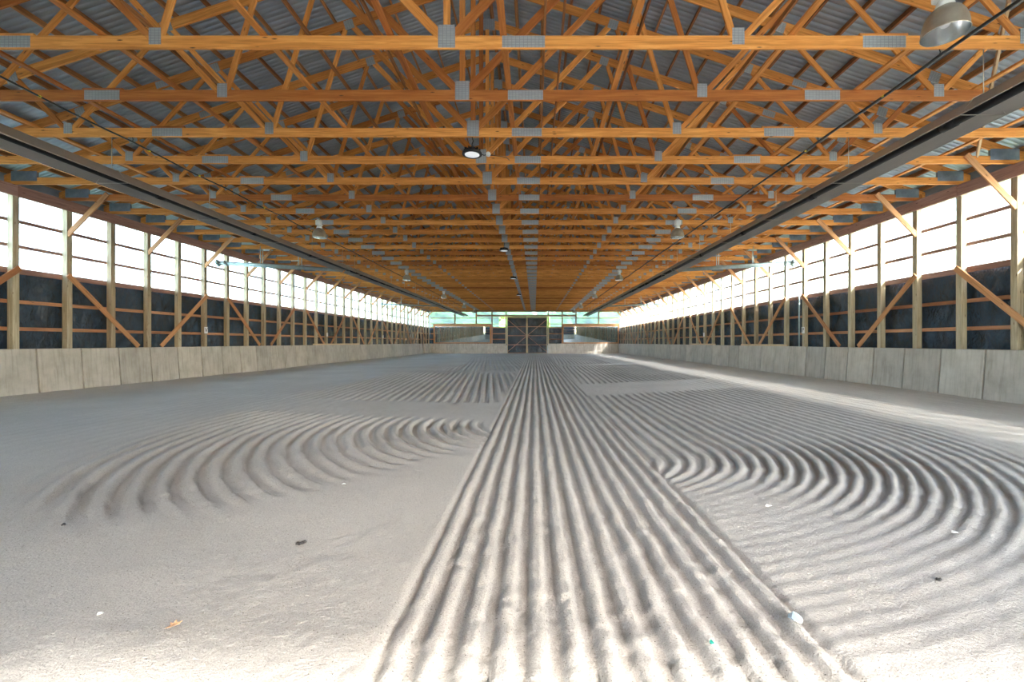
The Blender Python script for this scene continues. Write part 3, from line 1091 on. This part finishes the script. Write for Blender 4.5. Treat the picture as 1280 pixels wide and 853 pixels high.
t = ufo(8.123, 'black round disc lamp with white lens, nearest on the centre line')
tube('power_cord', [(0.15, 0, 0.02), (0.22, 0, -0.02), (0.28, 0, 0.0), (0.34, 0.02, -0.01), (0.55, 0.1, 0.0), (0.62, 0.2, 0.03), (0.66, 0.5, 0.10)], 0.007, M['black'], t, 5)
put('junction_box', lathe_mesh('junction_box', [(0.04, -0.02), (0.045, 0.0), (0.04, 0.03)], 14, True, True), M['white'], t, Matrix.Translation((0.30, 0.0, 0.0)) @ Matrix.Rotation(math.pi / 2, 4, 'X'))
for y, w_ in ((16.663, 'second'), (23.983, 'third'), (32.523, 'fourth')):
    ufo(y, f'{w_} small black disc lamp from the camera on the centre line')

# ------------------------------------------------------------------ letter plates on the posts
for s, k, ch, lab in ((-1, 9, 'V', 'white plate with black letter V on a left wall post'),
                      (1, 9, 'P', 'white plate with black letter P on a right wall post'),
                      (-1, 17, '', 'small white marker plate on a left wall post, the middle one'),
                      (1, 17, '', 'small white marker plate on a right wall post beyond the letter P'),
                      (-1, 25, '', 'small white marker plate on a left wall post, the farthest one')):
    x = XC + s * (HALF - 0.072)
    p = tag(empty('letter_plate', (x, YT0 + DY * k, 1.70)), lab, 'sign', 'white letter plates on the wall posts')
    pl = box('plate', (-0.008, -0.085, 0.0), (0.008, 0.085, 0.24), M['sign'], p)
    if ch:
        cu = bpy.data.curves.new('letter', 'FONT')
        cu.body = ch
        cu.size = 0.24
        cu.extrude = 0.002
        cu.align_x = 'CENTER'
        cu.align_y = 'CENTER'
        cu.materials.append(M['ink'])
        tmp = bpy.data.objects.new('letter_outline', cu)
        COL.objects.link(tmp)
        me = bpy.data.meshes.new_from_object(tmp.evaluated_get(bpy.context.evaluated_depsgraph_get()))
        bpy.data.objects.remove(tmp)
        o = put('letter', me, M['ink'], pl)
        o.matrix_parent_inverse = pl.matrix_local.inverted()
        o.location = (-s * 0.011, 0, 0.12)
        o.rotation_euler = (math.pi / 2, 0, math.pi / 2 * (-1 if s > 0 else 1))

c = tube('conduit_pipe', [(XR - 0.02, 17.0, 1.2), (XR - 0.02, 17.0, 3.4)], 0.028, M['galv'], None, 10)
tag(c, 'thin grey conduit running up the right wall beside the letter P', 'conduit')

# ------------------------------------------------------------------ litter on the sand
def flake(name, x, y, pts, th, mat, lab, cat, rz=0, dz=0.0):
    n = len(pts)
    bend = [0.18 * (px * px + 0.6 * py) for px, py in pts]
    sc = 1.0
    vb = [(px * sc, py * sc, 0.004 + abs(b_) * 4) for (px, py), b_ in zip(pts, bend)]
    vt = [(a, b_, c_ + th) for a, b_, c_ in vb]
    f = [tuple(range(n - 1, -1, -1)), tuple(range(n, 2 * n))] + [(i, (i + 1) % n, (i + 1) % n + n, i + n) for i in range(n)]
    o = put(name, mesh_of(name, vb + vt, f), mat)
    o.location = (x, y, ground_z(x, y) + dz)
    o.rotation_euler = (0, 0, rz)
    return tag(o, lab, cat)


def blob_pts(r, n, jag, seed):
    rd = random.Random(seed)
    return [(math.cos(2 * math.pi * k / n) * r * (1 + jag * (rd.random() - .5)), math.sin(2 * math.pi * k / n) * r * (1 + jag * (rd.random() - .5))) for k in range(n)]


leafp = [(-0.030, -0.002), (-0.016, -0.006), (-0.022, -0.022), (-0.006, -0.012), (0.0, -0.026), (0.008, -0.010), (0.024, -0.014), (0.016, 0.0),
         (0.034, 0.010), (0.014, 0.010), (0.012, 0.026), (0.0, 0.013), (-0.012, 0.022), (-0.012, 0.006)]
flake('fallen_leaf', -1.706, 2.08, leafp, 0.002, M['leaf'], 'small orange dry leaf lying on the smooth sand', 'leaf', 0.7, 0.004)
flake('plastic_scrap', 1.257, 2.115, blob_pts(0.034, 9, 0.6, 4), 0.004, M['plastic'], 'pale blue clear plastic scrap beside the straight furrows', 'litter', -0.8, 0.004)
flake('paper_scrap', 1.92, 3.61, blob_pts(0.024, 7, 0.9, 8), 0.003, M['paper'], 'whitish paper scrap between straight and curved furrows on the right', 'litter', 0.5, 0.004)
flake('paper_scrap', 2.97, 3.11, blob_pts(0.018, 7, 0.9, 9), 0.003, M['paper'], 'whitish paper scrap among the right-hand curved furrows', 'litter', 0.2, 0.004)
flake('paper_scrap', -2.15, 2.18, blob_pts(0.012, 6, 0.9, 10), 0.003, M['paper'], 'tiny white paper scrap left of the orange leaf', 'litter', 0.9, 0.004)
flake('paper_scrap', -1.80, 4.15, blob_pts(0.022, 6, 0.9, 12), 0.003, M['paper'], 'white paper scrap at the end of the left curved furrows', 'litter', 0.3, 0.004)
flake('teal_scrap', 0.79, 1.96, blob_pts(0.011, 6, 0.6, 13), 0.005, M['teal'], 'tiny teal plastic bit in a straight furrow', 'litter', 0.3, 0.003)


def clod(x, y, r, lab, seed):
    rd = random.Random(seed)
    v, f = [], []
    for k in range(7):
        a = rd.random() * 6.28
        q = rd.random() * r
        c0 = Vector((math.cos(a) * q, math.sin(a) * q, r * 0.18))
        base = len(v)
        hh = r * (0.25 + rd.random() * 0.5)
        m = 6
        for lvl, (rad, z) in enumerate(((0.42, -0.2), (0.5, 0.15), (0.25, 0.8))):
            for j in range(m):
                an = 2 * math.pi * j / m + k
                w_ = r * rad * (0.6 + 0.7 * rd.random())
                v.append((c0.x + math.cos(an) * w_, c0.y + math.sin(an) * w_, c0.z + hh * z))
        for lvl in range(2):
            for j in range(m):
                jj = (j + 1) % m
                f.append((base + lvl * m + j, base + lvl * m + jj, base + (lvl + 1) * m + jj, base + (lvl + 1) * m + j))
        f.append(tuple(base + 2 * m + j for j in range(m)))
    o = put('soil_clod', mesh_of('soil_clod', v, f), M['clod'])
    o.location = (x, y, ground_z(x, y))
    tag(o, lab, 'clod')


clod(-1.557, 2.94, 0.026, 'small dark clod on the smooth sand left of the straight furrows', 1)
clod(-3.49, 3.26, 0.015, 'tiny dark clod at the far left on the sand', 2)
clod(2.28, 2.48, 0.018, 'dark crumb on the right-hand curved furrows', 3)


# ------------------------------------------------------------------ trees outside, seen through the panels
def tree(x, y, h, r, lab, seed):
    rd = random.Random(seed)
    t = tag(empty('tree', (x, y, -0.12)), lab, 'tree', 'green trees outside the arena')
    tube('trunk', [(0, 0, 0), (0.1, 0, h * 0.3), (0, 0.1, h * 0.65)], [0.28, 0.22, 0.10], M['bark'], t, 8)
    V, Fc = [], []
    for k in range(16):
        a = rd.random() * 6.28
        q = r * math.sqrt(rd.random()) * 0.75
        c0 = Vector((math.cos(a) * q, math.sin(a) * q, h * (0.42 + 0.5 * rd.random() * (1 - 0.4 * q / r))))
        cr = r * (0.34 + 0.2 * rd.random())
        b0 = len(V)
        nu, nv = 12, 8
        for i in range(nv + 1):
            th = math.pi * i / nv
            for j in range(nu):
                ph = 2 * math.pi * j / nu
                w_ = cr * (0.8 + 0.4 * rd.random())
                V.append((c0.x + w_ * math.sin(th) * math.cos(ph), c0.y + w_ * math.sin(th) * math.sin(ph), c0.z + w_ * math.cos(th) * 0.85))
        for i in range(nv):
            for j in range(nu):
                jj = (j + 1) % nu
                Fc.append((b0 + i * nu + j, b0 + (i + 1) * nu + j, b0 + (i + 1) * nu + jj, b0 + i * nu + jj))
    put('crown', mesh_of('crown', V, Fc), M['foliage'], t)


far_trees = ((-19, 70, 9.5, 4.2), (-9, 70, 8.6, 4.0), (1.2, 82, 7.0, 4.0), (10.5, 70, 8.8, 4.2), (22, 71, 9.5, 4.2))
fl = ('leftmost', 'second from left', 'third from left', 'fourth from left', 'rightmost')
for i, (x, y, h, r) in enumerate(far_trees):
    tree(x, y, h, r, f'green tree blurred behind the far end panels, {fl[i]}', 20 + i)
for i, (x, y, h, r) in enumerate(((-16, 86, 11.5, 4.6), (-5.2, 93, 9.0, 4.6), (6.8, 93, 9.0, 4.6), (17.5, 86, 11.5, 4.6))):
    tree(x, y, h, r, f'green tree in the rear row beyond the far end panels, {("leftmost", "second from left", "third from left", "rightmost")[i]}', 60 + i)
for i, (x, y, h, r) in enumerate(((24, 23, 8.5, 4.0), (25, 34, 9.0, 4.4), (24, 45, 8.5, 4.2))):
    tree(x, y, h, r, f'green tree outside the right wall panels, {("nearest", "middle", "farthest")[i]} of three', 40 + i)
